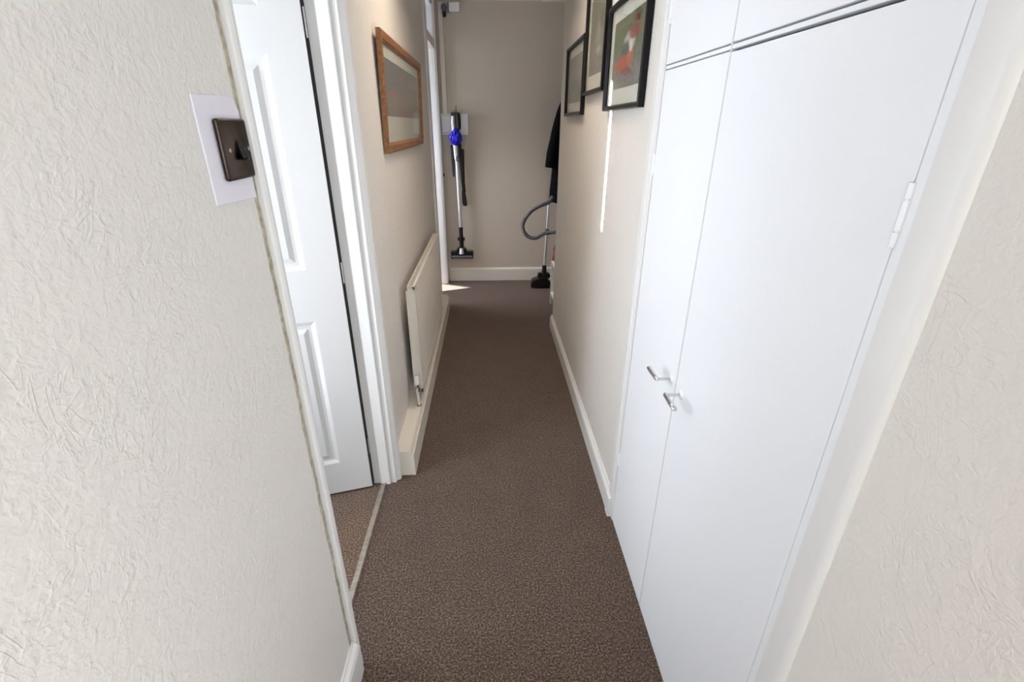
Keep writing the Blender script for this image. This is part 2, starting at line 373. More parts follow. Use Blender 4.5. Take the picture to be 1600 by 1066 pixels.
prism(bm, [(XR-0.018, 0), (XR-0.018, 0.082), (XR-0.006, 0.104), (XR+T, 0.104), (XR+T, 0)], YC, YC+0.016, 'y')
struct(obj('baseboard_right', bm, M_GLOSS), 'white skirting along the right wall', 'baseboard')
bm = bmesh.new()
prism(bm, [(YF, 0), (YF-0.018, 0), (YF-0.018, 0.118), (YF-0.008, 0.132), (YF, 0.137)], -0.42, 1.15, 'x')
struct(obj('baseboard_end', bm, M_TRIMW), 'cream skirting along the end wall', 'baseboard')
bm = bmesh.new()
prism(bm, [(XR, 0), (XR-0.018, 0), (XR-0.018, 0.082), (XR-0.006, 0.104), (XR, 0.106)], -0.48, 0.475, 'y')
struct(obj('baseboard_right_near', bm, M_GLOSS), 'white skirting of the near right wall', 'baseboard')
# coving line at the top of the end wall
bm = bmesh.new(); prism(bm, [(YF, CEIL), (YF-0.014, CEIL), (YF-0.008, CEIL-0.010), (YF, CEIL-0.016)], XL, 1.15, 'x')
struct(obj('trim_1', bm, M_TRIMW), 'thin cornice at the top of the end wall', 'trim')
# threshold strip
bm = bmesh.new()
prism(bm, [(-0.515, 0.0), (-0.512, 0.004), (-0.507, 0.0055), (-0.4985, 0.0055), (-0.4965, 0.010), (-0.492, 0.010), (-0.4895, 0.0)], 0.947, 1.742, 'y')
struct(obj('trim_2', bm, M_METALBAR), 'worn metal threshold strip across the doorway', 'trim')

# ---- near door frame: casing strip on the near side, rebated lining and moulded architrave on the far side
fr = bpy.data.objects.new('door_frame', None); COL.objects.link(fr); fr.location = (-0.5, 1.35, 0)
fr['kind'] = 'structure'; fr['label'] = 'white painted frame of the open doorway on the left'
bm = bmesh.new()
prism(bm, [(-0.56, 0.926), (XLN-0.006, 0.926), (XLN-0.003, 0.9225), (XLN+0.008, 0.9225), (XLN+0.0105, 0.926), (XLN+0.0125, 0.934), (XLN+0.0125, 0.943), (XLN+0.009, 0.947), (-0.56, 0.947)], 0.0, ZD)
obj('near_jamb', bm, M_GLOSS, fr)
bm = bmesh.new()
prism(bm, [(-0.565, 1.752), (-0.512, 1.752), (-0.512, 1.741), (-0.473, 1.741), (-0.470, 1.744), (-0.470, 1.790), (-0.565, 1.790)], 0.0, ZD)
obj('far_jamb', bm, M_GLOSS, fr)
bm = bmesh.new()
prism(bm, [(-0.4695, 1.752), (-0.4475, 1.7505), (-0.4445, 1.755), (-0.446, 1.762), (-0.440, 1.768), (-0.431, 1.772), (-0.428, 1.780), (-0.428, 1.796), (-0.432, 1.802), (XL, 1.802), (XL-0.01, 1.7905), (-0.4695, 1.7905)], 0.0, ZD+0.06)
obj('architrave', bm, M_GLOSS, fr)
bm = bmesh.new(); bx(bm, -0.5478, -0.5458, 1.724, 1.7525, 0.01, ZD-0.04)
obj('hinge_gap_shade', bm, M_DARK, fr)  # dark strip added to draw the shade line in the hinge gap
bm = bmesh.new(); bx(bm, -0.565, -0.47, 0.947, 1.741, ZD-0.012, ZD+0.03)
obj('head_lining', bm, M_GLOSS, fr)
bm = bmesh.new(); bx(bm, XL, XL+0.015, 0.95, 1.752, ZD+0.0, ZD+0.06)
obj('head_architrave', bm, M_GLOSS, fr, bevel=0.003)

# ---- door_1: six-panel moulded door, swung into the side room
P0 = Vector((-0.5475, 1.720, 0)); D = Vector((-0.173, -0.046, 0)).normalized(); Nn = Vector((-D.y, D.x, 0))
if Nn.y > 0: Nn = -Nn     # towards the camera
def door_pt(a, d, z): return P0+D*a+Nn*d+Vector((0, 0, z))
dr = bpy.data.objects.new('door_1', None); COL.objects.link(dr); dr.location = P0; struct(dr, 'white six-panel door standing open into the side room')
DW, DH = 0.762, 1.99
bm = bmesh.new()
cols = [(0.115, 0.331), (0.431, 0.647)]; rows = [(0.168, 0.827), (1.022, 1.694), (1.813, 1.905)]
us = [0, 0.115, 0.331, 0.431, 0.647, DW]; zs = [0.012, 0.168, 0.827, 1.022, 1.694, 1.813, 1.905, DH]
def quad(pts): bm.faces.new([bm.verts.new(door_pt(*p)) for p in pts])
for side in (0, 1):
    def dd(d): return d if side == 0 else -0.035-d
    for i in range(5):
        for j in range(7):
            a0, a1, z0, z1 = us[i], us[i+1], zs[j], zs[j+1]
            if i in (1, 3) and j in (1, 3, 5):
                # moulded slope down, flat, slope up to raised field
                prof = [(0, 0), (0.004, -0.001), (0.018, -0.009), (0.030, -0.0095), (0.040, -0.0045), (0.048, -0.0015)]
                if z1-z0 < 0.12: prof = [(0, 0), (0.012, -0.008), (0.022, -0.009), (0.032, -0.003)]
                for (p, dp), (q, dq) in zip(prof, prof[1:]):
                    o4 = [(a0+p, z0+p), (a1-p, z0+p), (a1-p, z1-p), (a0+p, z1-p)]; i4 = [(a0+q, z0+q), (a1-q, z0+q), (a1-q, z1-q), (a0+q, z1-q)]
                    for k in range(4):
                        k2 = (k+1) % 4
                        quad([(o4[k][0], dd(dp), o4[k][1]), (o4[k2][0], dd(dp), o4[k2][1]), (i4[k2][0], dd(dq), i4[k2][1]), (i4[k][0], dd(dq), i4[k][1])])
            else:
                quad([(a0, dd(0), z0), (a1, dd(0), z0), (a1, dd(0), z1), (a0, dd(0), z1)])
for a in (0, DW): quad([(a, 0, zs[0]), (a, -0.035, zs[0]), (a, -0.035, DH), (a, 0, DH)])
for z in (zs[0], DH): quad([(0, 0, z), (DW, 0, z), (DW, -0.035, z), (0, -0.035, z)])
leafbm = bm
bmesh.ops.remove_doubles(leafbm, verts=leafbm.verts, dist=1e-5)
obj('door_leaf', leafbm, M_DOOR, dr)
# raised fields as panels of their own
bm = None
for (u0, u1) in cols:
    for (z0, z1) in rows:
        ins = 0.047 if z1-z0 > 0.12 else 0.031; th = 0.0015 if ins > 0.04 else 0.003
        pb = bmesh.new()
        vsA = [door_pt(*p) for p in ((u0+ins, -th, z0+ins), (u1-ins, -th, z0+ins), (u1-ins, -th, z1-ins), (u0+ins, -th, z1-ins))]
        vsB = [v-Nn*(0.035-2*th) for v in vsA]
        va = [pb.verts.new(v) for v in vsA]; vb = [pb.verts.new(v) for v in vsB]
        pb.faces.new(va); pb.faces.new(vb[::-1])
        for k in range(4): pb.faces.new([va[k], vb[k], vb[(k+1) % 4], va[(k+1) % 4]])
        obj('door_panel', pb, M_DOOR, dr)
# lever handle near the free edge
hb = bmesh.new()
for s, d0 in ((1, 0.0), (-1, -0.035)):
    c = door_pt(DW-0.06, d0, 1.0)
    tube(hb, [c, c+Nn*s*0.008], 0.025, 20); tube(hb, [c+Nn*s*0.008, c+Nn*s*0.045], 0.009, 12); tube(hb, [c+Nn*s*0.045, c+Nn*s*0.047-D*0.11], [0.009, 0.007], 12)
obj('door_handle', hb, M_CHROME, dr, smooth=True)
for z in (0.22, 1.0, 1.78):
    hb = bmesh.new(); c = Vector((-0.5475, 1.7365, z)); tube(hb, [c-Vector((0, 0, 0.04)), c+Vector((0, 0, 0.04))], 0.0055, 10)
    obj('hinge', hb, M_CHROME, dr, smooth=True)

# ---- far left doorway with a transom light
fd = bpy.data.objects.new('door_2', None); COL.objects.link(fd); fd.location = (-0.5, 4.45, 0)
struct(fd, 'white doorway with a transom bar at the far left end')
bm = bmesh.new()
prism(bm, [(XL-T-0.01, 4.775), (-0.475, 4.775), (-0.475, 4.765), (-0.447, 4.765), (-0.447, 4.80), (XL-T-0.01, 4.80)], 0, 2.42)
obj('far_jamb', bm, M_GLOSS, fd)
bm = bmesh.new(); bx(bm, XL-T-0.01, -0.455, 4.12, 4.14, 0, 2.42); obj('near_jamb', bm, M_GLOSS, fd)
bm = bmesh.new()
prism(bm, [(-0.447, 4.772), (-0.434, 4.772), (-0.431, 4.777), (-0.431, 4.805), (-0.437, 4.82), (XL, 4.83), (XL, 4.80), (-0.447, 4.80)], 0, CEIL)
bx(bm, XL, XL+0.012, 4.03, 4.135, 0, CEIL-0.001)
obj('architrave', bm, M_GLOSS, fd)
bm = bmesh.new(); bx(bm, XL-0.07, XL-0.0, 4.14, 4.772, 2.09, 2.16); obj('transom_bar', bm, M_TRIMW, fd, bevel=0.004)
bm = bmesh.new(); bx(bm, -0.555, -0.455, 4.14, 4.775, 2.40, 2.42); obj('head_lining', bm, M_GLOSS, fd)
bm = bmesh.new(); bx(bm, -0.50, -0.497, 4.14, 4.775, 2.16, 2.40); obj('transom_glass', bm, M_GLASS, fd)

# ------------------------------------------------------------------ fitted cupboard
cup = thing('fitted_cupboard', 'tall white built-in cupboard with four flush doors in the right wall', 'cupboard', (0.5, 1.02, 0))
XC = 0.490
DA, DB = (1.0925, 1.479), (0.5545, 1.0875)      # far and near columns
def cup_door(y0, y1, z0, z1):
    return box_obj('cupboard_door', XC, XC+0.018, y0, y1, z0, z1, M_CUP, cup, bevel=0.0018)
lowA = cup_door(*DA, 0.012, 1.6365); lowB = cup_door(*DB, 0.012, 1.634)
upA = cup_door(*DA, 1.6505, 2.30); upB = cup_door(*DB, 1.651, 2.30)
inv = Matrix.Translation(-Vector((0.5, 1.02, 0)))
# rail between upper and lower doors, centre bead, surround
box_obj('middle_rail', XC+0.0015, XC+0.03, 0.5545, 1.479, 1.6395, 1.6475, M_CUP, cup, bevel=0.001)
box_obj('centre_bead', XC-0.0012, XC+0.012, 1.0882, 1.0918, 0.012, 2.30, M_GLOSS, cup, bevel=0.0008)
box_obj('carcass', XC+0.020, XC+0.028, 0.545, 1.49, 0.0, 2.31, M_DARK, cup)
box_obj('plinth', XC+0.002, XC+0.019, 0.5545, 1.479, 0.0, 0.010, M_CUP, cup)
box_obj('top_rail', XC-0.002, XC+0.03, 0.482, 1.549, 2.303, 2.358, M_CUP, cup, bevel=0.002)
# far stile: slim casing, its base block
bm = bmesh.new()
prism(bm, [(XC+0.03, 1.481), (XC-0.001, 1.481), (XC-0.001, 1.500), (XC-0.005, 1.503), (XC-0.008, 1.512), (XC-0.008, 1.540), (XC-0.003, 1.549), (XC+0.03, 1.549)], 0.0, 2.302)
obj('casing', bm, M_GLOSS, cup)
bm = bmesh.new(); bx(bm, XC-0.018, XC-0.0005, 1.500, 1.5445, 0, 0.098); obj('base_block', bm, M_GLOSS, cup, bevel=0.003)
# near stile and its rounded outer casing
box_obj('stile', XC-0.0005, XC+0.03, 0.536, 0.5525, 0.0, 2.302, M_CUP, cup, bevel=0.001)
bm = bmesh.new()
prism(bm, [(XC+0.03, 0.535), (XC-0.002, 0.535), (XC-0.003, 0.534), (XC-0.003, 0.498), (XC-0.0022, 0.491), (XC+0.0005, 0.4845), (XC+0.0045, 0.4815), (XC+0.0048, 0.4815), (XC+0.03, 0.4822)], 0.0, 2.302)
obj('casing', bm, M_GLOSS, cup, smooth=True)
# knuckle hinges
def hinge(parent, y, z, L=0.075, r=0.0042, x=XC-0.002):
    hb = bmesh.new()
    for a, b in ((0, 0.235), (0.265, 0.735), (0.765, 1.0)):
        tube(hb, [(x, y, z+L*a), (x, y, z+L*b)], r, 12)
    tube(hb, [(x, y, z), (x, y, z+L)], r*0.55, 8)
    bx(hb, x, x+0.0025, y-0.004, y+0.004, z+0.002, z+L-0.002)
    o = obj('hinge', hb, M_CUP, None, smooth=True); o.parent = parent
    return o
# parts carry the root shift in their parent inverse, so sub-parts in world coordinates just need a plain parent
for p, y, z in ((lowB, 0.5535, 1.366), (lowB, 0.5535, 0.27), (upB, 0.5535, 1.78), (lowA, 1.480, 1.365), (lowA, 1.480, 0.285), (upA, 1.480, 1.745)):
    h = hinge(p, y, z, r=0.0042 if y < 1 else 0.0036, L=0.075 if y < 1 else 0.06)
def handle(parent, y, z, dirn):
    hb = bmesh.new()
    rb = bmesh.new(); tube(rb, [(XC+0.0, y, z), (XC-0.0025, y, z), (XC-0.0045, y, z)], [0.0125, 0.0115, 0.008], 24); ro = obj('handle_rose', rb, M_CUP, None, smooth=True); ro.parent = parent
    tube(hb, [(XC-0.004, y, z), (XC-0.038, y, z)], 0.0042, 14)
    pts = [(XC-0.038-0.002, y-dirn*0.008, z+0.001), (XC-0.041, y, z), (XC-0.042, y+dirn*0.02, z), (XC-0.0425, y+dirn*0.045, z), (XC-0.0415, y+dirn*0.066, z), (XC-0.0405, y+dirn*0.073, z)]
    tube(hb, pts, [0.003, 0.0062, 0.006, 0.0066, 0.0068, 0.003], 14, flat=0.8)
    o = obj('handle', hb, M_CHROME, None, smooth=True); o.parent = parent; o['label'] = 'small chrome lever handle'
    return o
handle(lowA, 1.121, 0.870, 1); handle(lowB, 1.048, 0.863, -1)

# ------------------------------------------------------------------ light switch on the near left wall
sw = thing('light_switch', 'dark metal toggle light switch on a white backing plate', 'switch', (XLN, 0.85, 1.46))
bm = bmesh.new()
pts = [(0.775, 1.385), (0.908, 1.380), (0.908, 1.520), (0.900, 1.535), (0.887, 1.541), (0.775, 1.539)]
prism(bm, pts, XLN, XLN+0.003, 'x'); obj('backing_plate', bm, M_LILAC, sw, bevel=0.0008)
bm = bmesh.new(); bx(bm, XLN+0.003, XLN+0.0125, 0.812, 0.904, 1.416, 1.508); o = obj('face_plate', bm, M_BRONZE, sw, bevel=0.0055, seg=3)
for p in o.data.polygons: p.use_smooth = True
bm = bmesh.new()
tube(bm, [(XLN+0.012, 0.861, 1.464), (XLN+0.0132, 0.861, 1.464)], 0.0095, 18)
tube(bm, [(XLN+0.012, 0.861, 1.476), (XLN+0.0155, 0.861, 1.463), (XLN+0.020, 0.861, 1.449), (XLN+0.0205, 0.861, 1.446)], [0.003, 0.0055, 0.007, 0.004], 14)
obj('toggle', bm, M_BLACKP, sw, smooth=True)
for y in (0.829, 0.893):
    bm = bmesh.new(); tube(bm, [(XLN+0.0122, y, 1.462), (XLN+0.0136, y, 1.462)], 0.0035, 14); obj('screw', bm, M_CHROME, sw)

# ------------------------------------------------------------------ pictures
def picture(name, label, xw, sgn, y0, y1, z0, z1, fw, depth, fmat, art, mount, lean=0, group=None, prn=None):
    """xw wall face, sgn +1 when the picture faces +x. mount = (side, bottom, top) card widths"""
    t = thing(name, label, 'picture', (xw+sgn*0.001, (y0+y1)/2, z0), group)
    X = lambda d: xw+sgn*(0.002+d)
    fbm = bmesh.new()
    # four mitred members with a stepped profile
    prof = [(0, 0), (0, depth*0.85), (0.15, depth), (0.7, depth*0.95), (1.0, depth*0.55), (1.0, 0)]
    outer = [(y0, z0), (y1, z0), (y1, z1), (y0, z1)]; inn = [(1, 1), (-1, 1), (-1, -1), (1, -1)]
    for k in range(4):
        k2 = (k+1) % 4
        a = [fbm.verts.new((X(d), outer[k][0]+inn[k][0]*fw*u, outer[k][1]+inn[k][1]*fw*u)) for u, d in prof]
        b = [fbm.verts.new((X(d), outer[k2][0]+inn[k2][0]*fw*u, outer[k2][1]+inn[k2][1]*fw*u)) for u, d in prof]
        n = len(prof)
        for i in range(n): fbm.faces.new([a[i], a[(i+1) % n], b[(i+1) % n], b[i]])
    obs = [obj('frame', fbm, fmat, t)]
    a0, a1, b0, b1 = y0+fw*0.9, y1-fw*0.9, z0+fw*0.9, z1-fw*0.9
    ms, mb, mt = mount
    obs.append(box_obj('backing_board', X(0.0005), X(0.003), y0+fw*0.5, y1-fw*0.5, z0+fw*0.5, z1-fw*0.5, M_DARK, t))
    # window mount: four strips of card in one sheet
    mbm = bmesh.new(); i0, i1, j0, j1 = a0+ms, a1-ms, b0+mb, b1-mt; d0, d1 = X(0.0045), X(0.006)
    bx(mbm, d0, d1, a0, i0, b0, b1); bx(mbm, d0, d1, i1, a1, b0, b1); bx(mbm, d0, d1, i0, i1, b0, j0); bx(mbm, d0, d1, i0, i1, j1, b1)
    obs.append(obj('mount', mbm, M_MAT, t))
    pb = bmesh.new(); e = 0.003
    q = [(i0-e, j0-e), (i1+e, j0-e), (i1+e, j1+e), (i0-e, j1+e)]
    vs = [pb.verts.new((X(0.0038), *p)) for p in q]; f = pb.faces.new(vs if sgn > 0 else vs[::-1])
    uvl = pb.loops.layers.uv.new('UVMap'); uvs = {0: (0, 0), 1: (1, 0), 2: (1, 1), 3: (0, 1)}
    if sgn < 0: uvs = {0: (1, 0), 1: (0, 0), 2: (0, 1), 3: (1, 1)}
    for l in f.loops: l[uvl].uv = uvs[vs.index(l.vert)]
    me = bpy.data.meshes.new('print'); pb.to_mesh(me); pb.free(); me.materials.append(art)
    po = bpy.data.objects.new('print', me); COL.objects.link(po); po.parent = t; po.matrix_parent_inverse = Matrix.Translation(-Vector(t.location)); obs.append(po)
    obs.append(box_obj('glass', X(0.0075), X(0.009), a0, a1, b0, b1, M_GLASS, t))
    if lean: t.rotation_euler = (0, lean, 0)
    return t
G3 = 'black framed pictures on the right wall'
art3 = art_mat('print_racing', (104, 116, 84), (128, 128, 124), [(0.55, 0.62, 0.2, 0.14, (196, 196, 190)), (0.72, 0.72, 0.2, 0.1, (146, 74, 64)), (0.45, 0.55, 0.16, 0.1, (72, 78, 82)),
    (0.35, 0.36, 0.28, 0.12, (186, 84, 62)), (0.62, 0.42, 0.1, 0.16, (188, 116, 98)), (0.5, 0.24, 0.2, 0.06, (140, 84, 74)), (0.75, 0.88, 0.12, 0.05, (120, 60, 50)), (0.62, 0.56, 0.06, 0.09, (226, 226, 222))], 0.7)
art2 = art_mat('print_field', (118, 122, 108), (132, 132, 122), [(0.5, 0.5, 0.2, 0.14, (150, 148, 140)), (0.7, 0.62, 0.12, 0.08, (104, 104, 96)), (0.6, 0.3, 0.18, 0.04, (176, 176, 168))], 0.6)
art1 = art_mat('print_landscape', (150, 150, 138), (120, 122, 104), [(0.4, 0.4, 0.3, 0.12, (106, 112, 96)), (0.7, 0.6, 0.2, 0.1, (162, 160, 148))], 0.5)
artL = art_mat('print_old_scene', (108, 112, 108), (136, 128, 118), [(0.45, 0.72, 0.13, 0.10, (142, 108, 100)), (0.22, 0.42, 0.12, 0.08, (160, 104, 100)), (0.62, 0.34, 0.3, 0.1, (150, 128, 104)), (0.5, 0.12, 0.3, 0.12, (142, 116, 104)),
    (0.62, 0.55, 0.16, 0.06, (120, 124, 126)), (0.8, 0.75, 0.2, 0.12, (124, 126, 124))], 0.5)
picture('picture_frame', 'nearest black framed print with a red shape, beside the cupboard', XR, -1, 1.655, 2.165, 1.552, 1.905, 0.018, 0.022, M_BFRAME, art3, (0.05, 0.055, 0.045), group=G3)
picture('picture_frame', 'highest black framed print, middle of the three on right wall', XR, -1, 2.222, 2.655, 1.632, 2.10, 0.018, 0.022, M_BFRAME, art2, (0.045, 0.06, 0.05), group=G3)
picture('picture_frame', 'smallest looking black framed print, farthest along the right wall', XR, -1, 2.68, 3.24, 1.548, 1.905, 0.018, 0.022, M_BFRAME, art1, (0.05, 0.05, 0.045), group=G3)
picture('picture_frame', 'honey pine framed print hanging above the white radiator', XL, 1, 2.21, 3.43, 1.385, 1.845, 0.042, 0.02, M_PINE, artL, (0.05, 0.11, 0.05), lean=math.radians(1.6))

# ------------------------------------------------------------------ radiator
rd = thing('radiator', 'white double panel radiator mounted low on the left wall', 'radiator', (-0.40, 2.9, 0.2))
RY0, RY1, RZ0, RZ1 = 2.225, 3.47, 0.200, 0.79
bm = bmesh.new()   # fluted front panel
n = 26; pts = []
pts.append((-0.376, RY0))
for i in range(n):
    a = RY0+0.03+(RY1-RY0-0.06)*i/n; s = (RY1-RY0-0.06)/n
    pts += [(-0.369, a), (-0.369, a+s*0.55), (-0.3722, a+s*0.68), (-0.3722, a+s*0.87)]
pts += [(-0.369, RY1-0.03), (-0.369, RY1-0.004), (-0.376, RY1)]
prism(bm, [(x, y) for x, y in pts], RZ0+0.02, RZ1-0.02)
bx(bm, -0.376, -0.3675, RY0, RY1, RZ1-0.022, RZ1-0.004); bx(bm, -0.376, -0.3675, RY0, RY1, RZ0, RZ0+0.022)
bx(bm, -0.376, -0.3675, RY0, RY0+0.012, RZ0, RZ1-0.004)
obj('front_panel', bm, M_RAD, rd, bevel=0.0012)
bm = bmesh.new(); bx(bm, -0.412, -0.404, RY0-0.003, RY1, RZ0+0.01, RZ1-0.03); obj('back_panel', bm, M_RAD, rd, bevel=0.002)
for y in (RY0+0.005, RY1-0.008):
    box_obj('side_cover', -0.404, -0.376, y, y+0.003, RZ0+0.02, RZ1-0.012, M_RAD, rd)
bm = bmesh.new()
bx(bm, -0.405, -0.402, RY0+0.005, RY1-0.005, RZ1-0.014, RZ1-0.004); bx(bm, -0.379, -0.376, RY0+0.005, RY1-0.005, RZ1-0.014, RZ1-0.004)
k = 60
for i in range(k+1):
    y = RY0+0.006+(RY1-RY0-0.014)*i/k; bx(bm, -0.403, -0.378, y, y+0.006, RZ1-0.010, RZ1-0.005)
obj('top_grille', bm, M_RAD, rd)
for z in (0.3, 0.62):
    for y in (2.45, 3.25): box_obj('bracket', XL+0.0005, -0.412, y, y+0.03, z, z+0.06, M_STEEL, rd)
bm = bmesh.new()    # convector fins between the panels
for i in range(40):
    y = RY0+0.03+(RY1-RY0-0.06)*i/39; bx(bm, -0.403, -0.377, y, y+0.002, RZ0+0.05, RZ1-0.05)
o = obj('convector_fin', bm, M_RAD, rd); o['kind'] = 'stuff'
vy = 2.195; vx = -0.392
bm = bmesh.new(); tube(bm, [(vx, vy, 0.228), (vx, vy, 0.276)], 0.0085, 14); tube(bm, [(vx, RY0+0.02, 0.236), (vx, vy, 0.236)], 0.008, 12)
tube(bm, [(vx, vy, 0.222), (vx, vy, 0.244)], 0.013, 6); tube(bm, [(vx, vy+0.01, 0.236), (vx, vy+0.024, 0.236)], 0.0125, 6)
val = obj('valve', bm, M_CHROME, rd, smooth=True); val['label'] = 'chrome radiator valve'
bm = bmesh.new(); tube(bm, [(vx, vy, 0.262), (vx, vy, 0.266), (vx, vy, 0.306), (vx, vy, 0.312)], [0.009, 0.0135, 0.0125, 0.008], 18)
o = obj('valve_cap', bm, M_WHITEP, None, smooth=True); o.parent = val
bm = bmesh.new(); tube(bm, [(vx, vy, 0.222), (vx+0.002, vy, 0.18), (vx+0.004, vy-0.002, 0.137)], 0.0075, 12); obj('pipe', bm, M_RAD, rd, smooth=True)
bm = bmesh.new(); tube(bm, [(vx+0.004, vy-0.002, 0.137), (vx+0.004, vy-0.002, 0.1395)], 0.0125, 16); obj('pipe_collar', bm, M_SHOE, rd)

# ------------------------------------------------------------------ end wall fittings
bm = bmesh.new(); bx(bm, -0.407, -0.368, YF-0.016, YF, 1.592, CEIL-0.03)
tag(obj('cable_trunking', bm, M_TRIMW, bevel=0.002), 'cream plastic cable trunking running up the end wall by the doorway', 'trunking')
soc = thing('wall_plate', 'white rectangular wall plate behind the blue stick vacuum', 'wall plate', (-0.305, YF, 1.41))
bm = bmesh.new(); bx(bm, -0.432, -0.178, YF-0.012, YF, 1.412, 1.592); obj('plate', bm, M_WHITEP, soc, bevel=0.004)
bm = bmesh.new(); bx(bm, -0.428, -0.335, YF-0.022, YF-0.012, 1.43, 1.575); obj('cover', bm, M_WHITEP, soc, bevel=0.004)
bxo = thing('junction_box', 'small white box at the top of the end wall', 'box', (-0.26, YF, 2.36))
bm = bmesh.new(); bx(bm, -0.312, -0.222, YF-0.035, YF, 2.37, CEIL-0.035); obj('housing', bm, M_WHITEP, bxo, bevel=0.004)
bm = bmesh.new(); bx(bm, -0.322, -0.314, YF-0.03, YF, 2.37, CEIL-0.035); obj('side_strip', bm, M_GREYP, bxo)
al = thing('bell_sounder', 'dark grey rounded fitting at the top of the trunking', 'fitting', (-0.355, YF-0.016, 2.36))
bm = bmesh.new(); sphere(bm, (-0.352, YF-0.045, 2.398), (0.024, 0.028, 0.030)); obj('dome', bm, M_GREYP, al, smooth=True)
bm = bmesh.new(); tube(bm, [(-0.352, YF-0.035, 2.385), (-0.352, YF-0.032, 2.345), (-0.352, YF-0.03, 2.332)], [0.018, 0.014, 0.010], 14); obj('stem', bm, M_BLACKP, al, smooth=True)
bm = bmesh.new(); bx(bm, -0.375, -0.335, YF-0.03, YF-0.016, 2.345, 2.41); obj('base', bm, M_TRIMW, al, bevel=0.003)
# thin cord with a small toggle by the far door frame
cd = thing('cord', 'thin dangling cord with a small brown toggle beside the far doorway', 'cord', (-0.405, 4.85, 1.05))
bm = bmesh.new(); tube(bm, smooth_path([(-0.395, YF-0.012, 1.41), (-0.385, YF-0.010, 1.25), (-0.397, YF-0.02, 1.13), (-0.428, 4.82, 1.075)]), 0.0016, 8); obj('string', bm, M_TRIMW, cd, smooth=True)
bm = bmesh.new(); tube(bm, [(-0.424, 4.824, 1.082), (-0.4255, 4.815, 1.052)], [0.003, 0.008], 10); obj('toggle', bm, M_SHOE, cd, smooth=True)

# ------------------------------------------------------------------ stick vacuum on its wall dock
YV = 4.79
dk = thing('wall_dock', 'grey plastic wall dock holding the blue stick vacuum', 'vacuum dock', (-0.29, YF-0.012, 1.3))
bm = bmesh.new(); bx(bm, -0.318, -0.262, YF-0.026, YF-0.0125, 1.22, 1.605); bx(bm, -0.33, -0.25, YF-0.05, YF-0.026, 1.575, 1.602); obj('bracket', bm, M_GREYP, dk, bevel=0.004)
bm = bmesh.new(); tube(bm, [(-0.285, YF-0.03, 1.60), (-0.287, YF-0.03, 1.66)], [0.0035, 0.002], 8); obj('hook', bm, M_BLACKP, dk)
bm = bmesh.new(); bx(bm, -0.348, -0.228, YF-0.05, YF-0.026, 1.20, 1.235); obj('tool_clip', bm, M_BLACKP, dk, bevel=0.004)
vac = thing('stick_vacuum', 'cordless stick vacuum with blue motor hanging on the end wall', 'vacuum cleaner', (-0.29, YV, 0.23))
bm = bmesh.new(); tube(bm, smooth_path([(-0.312, YV, 1.575), (-0.314, YV-0.01, 1.50), (-0.31, YV-0.01, 1.43)], 4), 0.018, 14); obj('handle', bm, M_STEEL, vac, smooth=True)
bm = bmesh.new(); tube(bm, [(-0.268, YV, 1.595), (-0.268, YV, 1.58), (-0.266, YV, 1.46)], [0.018, 0.023, 0.022], 16); bx(bm, -0.332, -0.246, YV-0.018, YV+0.02, 1.572, 1.596)
obj('battery', bm, M_BLACKP, vac, smooth=True)
bm = bmesh.new(); sphere(bm, (-0.293, YV-0.01, 1.388), (0.056, 0.052, 0.068), 24); sphere(bm, (-0.325, YV-0.02, 1.40), (0.034, 0.034, 0.028), 16); sphere(bm, (-0.292, YV-0.01, 1.44), (0.036, 0.036, 0.034), 16); mo = obj('motor_housing', bm, M_BLUEP, vac, smooth=True); mo['label'] = 'glossy deep blue motor housing'
for dx, dzv, r in ((-0.030, 0.02, 0.017), (-0.005, 0.035, 0.018), (0.022, 0.018, 0.018), (-0.018, -0.018, 0.019), (0.014, -0.02, 0.02), (-0.04, -0.008, 0.015)):
    bm = bmesh.new(); tube(bm, [(-0.296+dx, YV-0.03, 1.40+dzv-0.03), (-0.296+dx, YV-0.052+abs(dx)*0.35, 1.40+dzv-0.01), (-0.296+dx*0.9, YV-0.045, 1.40+dzv+0.02)], [r*0.5, r, r*0.5], 12); o = obj('cyclone', bm, M_BLUEP, None, smooth=True); o.parent = mo
bm = bmesh.new(); tube(bm, [(-0.302, YV, 1.335), (-0.300, YV, 1.30), (-0.297, YV, 1.205)], [0.026, 0.024, 0.021], 16); obj('wand_collar', bm, M_STEEL, vac, smooth=True)
bm = bmesh.new(); tube(bm, [(-0.272, YV+0.01, 1.34), (-0.270, YV+0.01, 1.215)], [0.024, 0.02], 14); obj('bin', bm, M_BLACKP, vac, smooth=True)
bm = bmesh.new(); tube(bm, [(-0.293, YV-0.002, 1.21), (-0.283, YV, 0.56)], 0.018, 18); obj('wand', bm, M_STEEL, vac, smooth=True)
bm = bmesh.new(); tube(bm, [(-0.288, YV-0.001, 1.235), (-0.287, YV, 1.185)], 0.022, 16); bx(bm, -0.30, -0.273, YV-0.028, YV-0.012, 1.19, 1.22); obj('release_catch', bm, M_GREYP, vac, smooth=True)
bm = bmesh.new(); tube(bm, [(-0.283, YV, 0.575), (-0.283, YV, 0.50), (-0.283, YV, 0.455), (-0.283, YV, 0.40), (-0.283, YV, 0.34)], [0.02, 0.019, 0.024, 0.021, 0.026], 16)
tube(bm, [(-0.318, YV, 0.457), (-0.248, YV, 0.457)], 0.016, 14); obj('neck_joint', bm, M_BLACKP, vac, smooth=True)
bm = bmesh.new()
prism(bm, [(-0.392, 0.262), (-0.168, 0.262), (-0.168, 0.335), (-0.225, 0.335), (-0.245, 0.368), (-0.322, 0.368), (-0.34, 0.335), (-0.392, 0.335)], YV-0.03, YV+0.035, 'y')
hd = obj('floor_head', bm, M_BLACKP, vac, bevel=0.004)
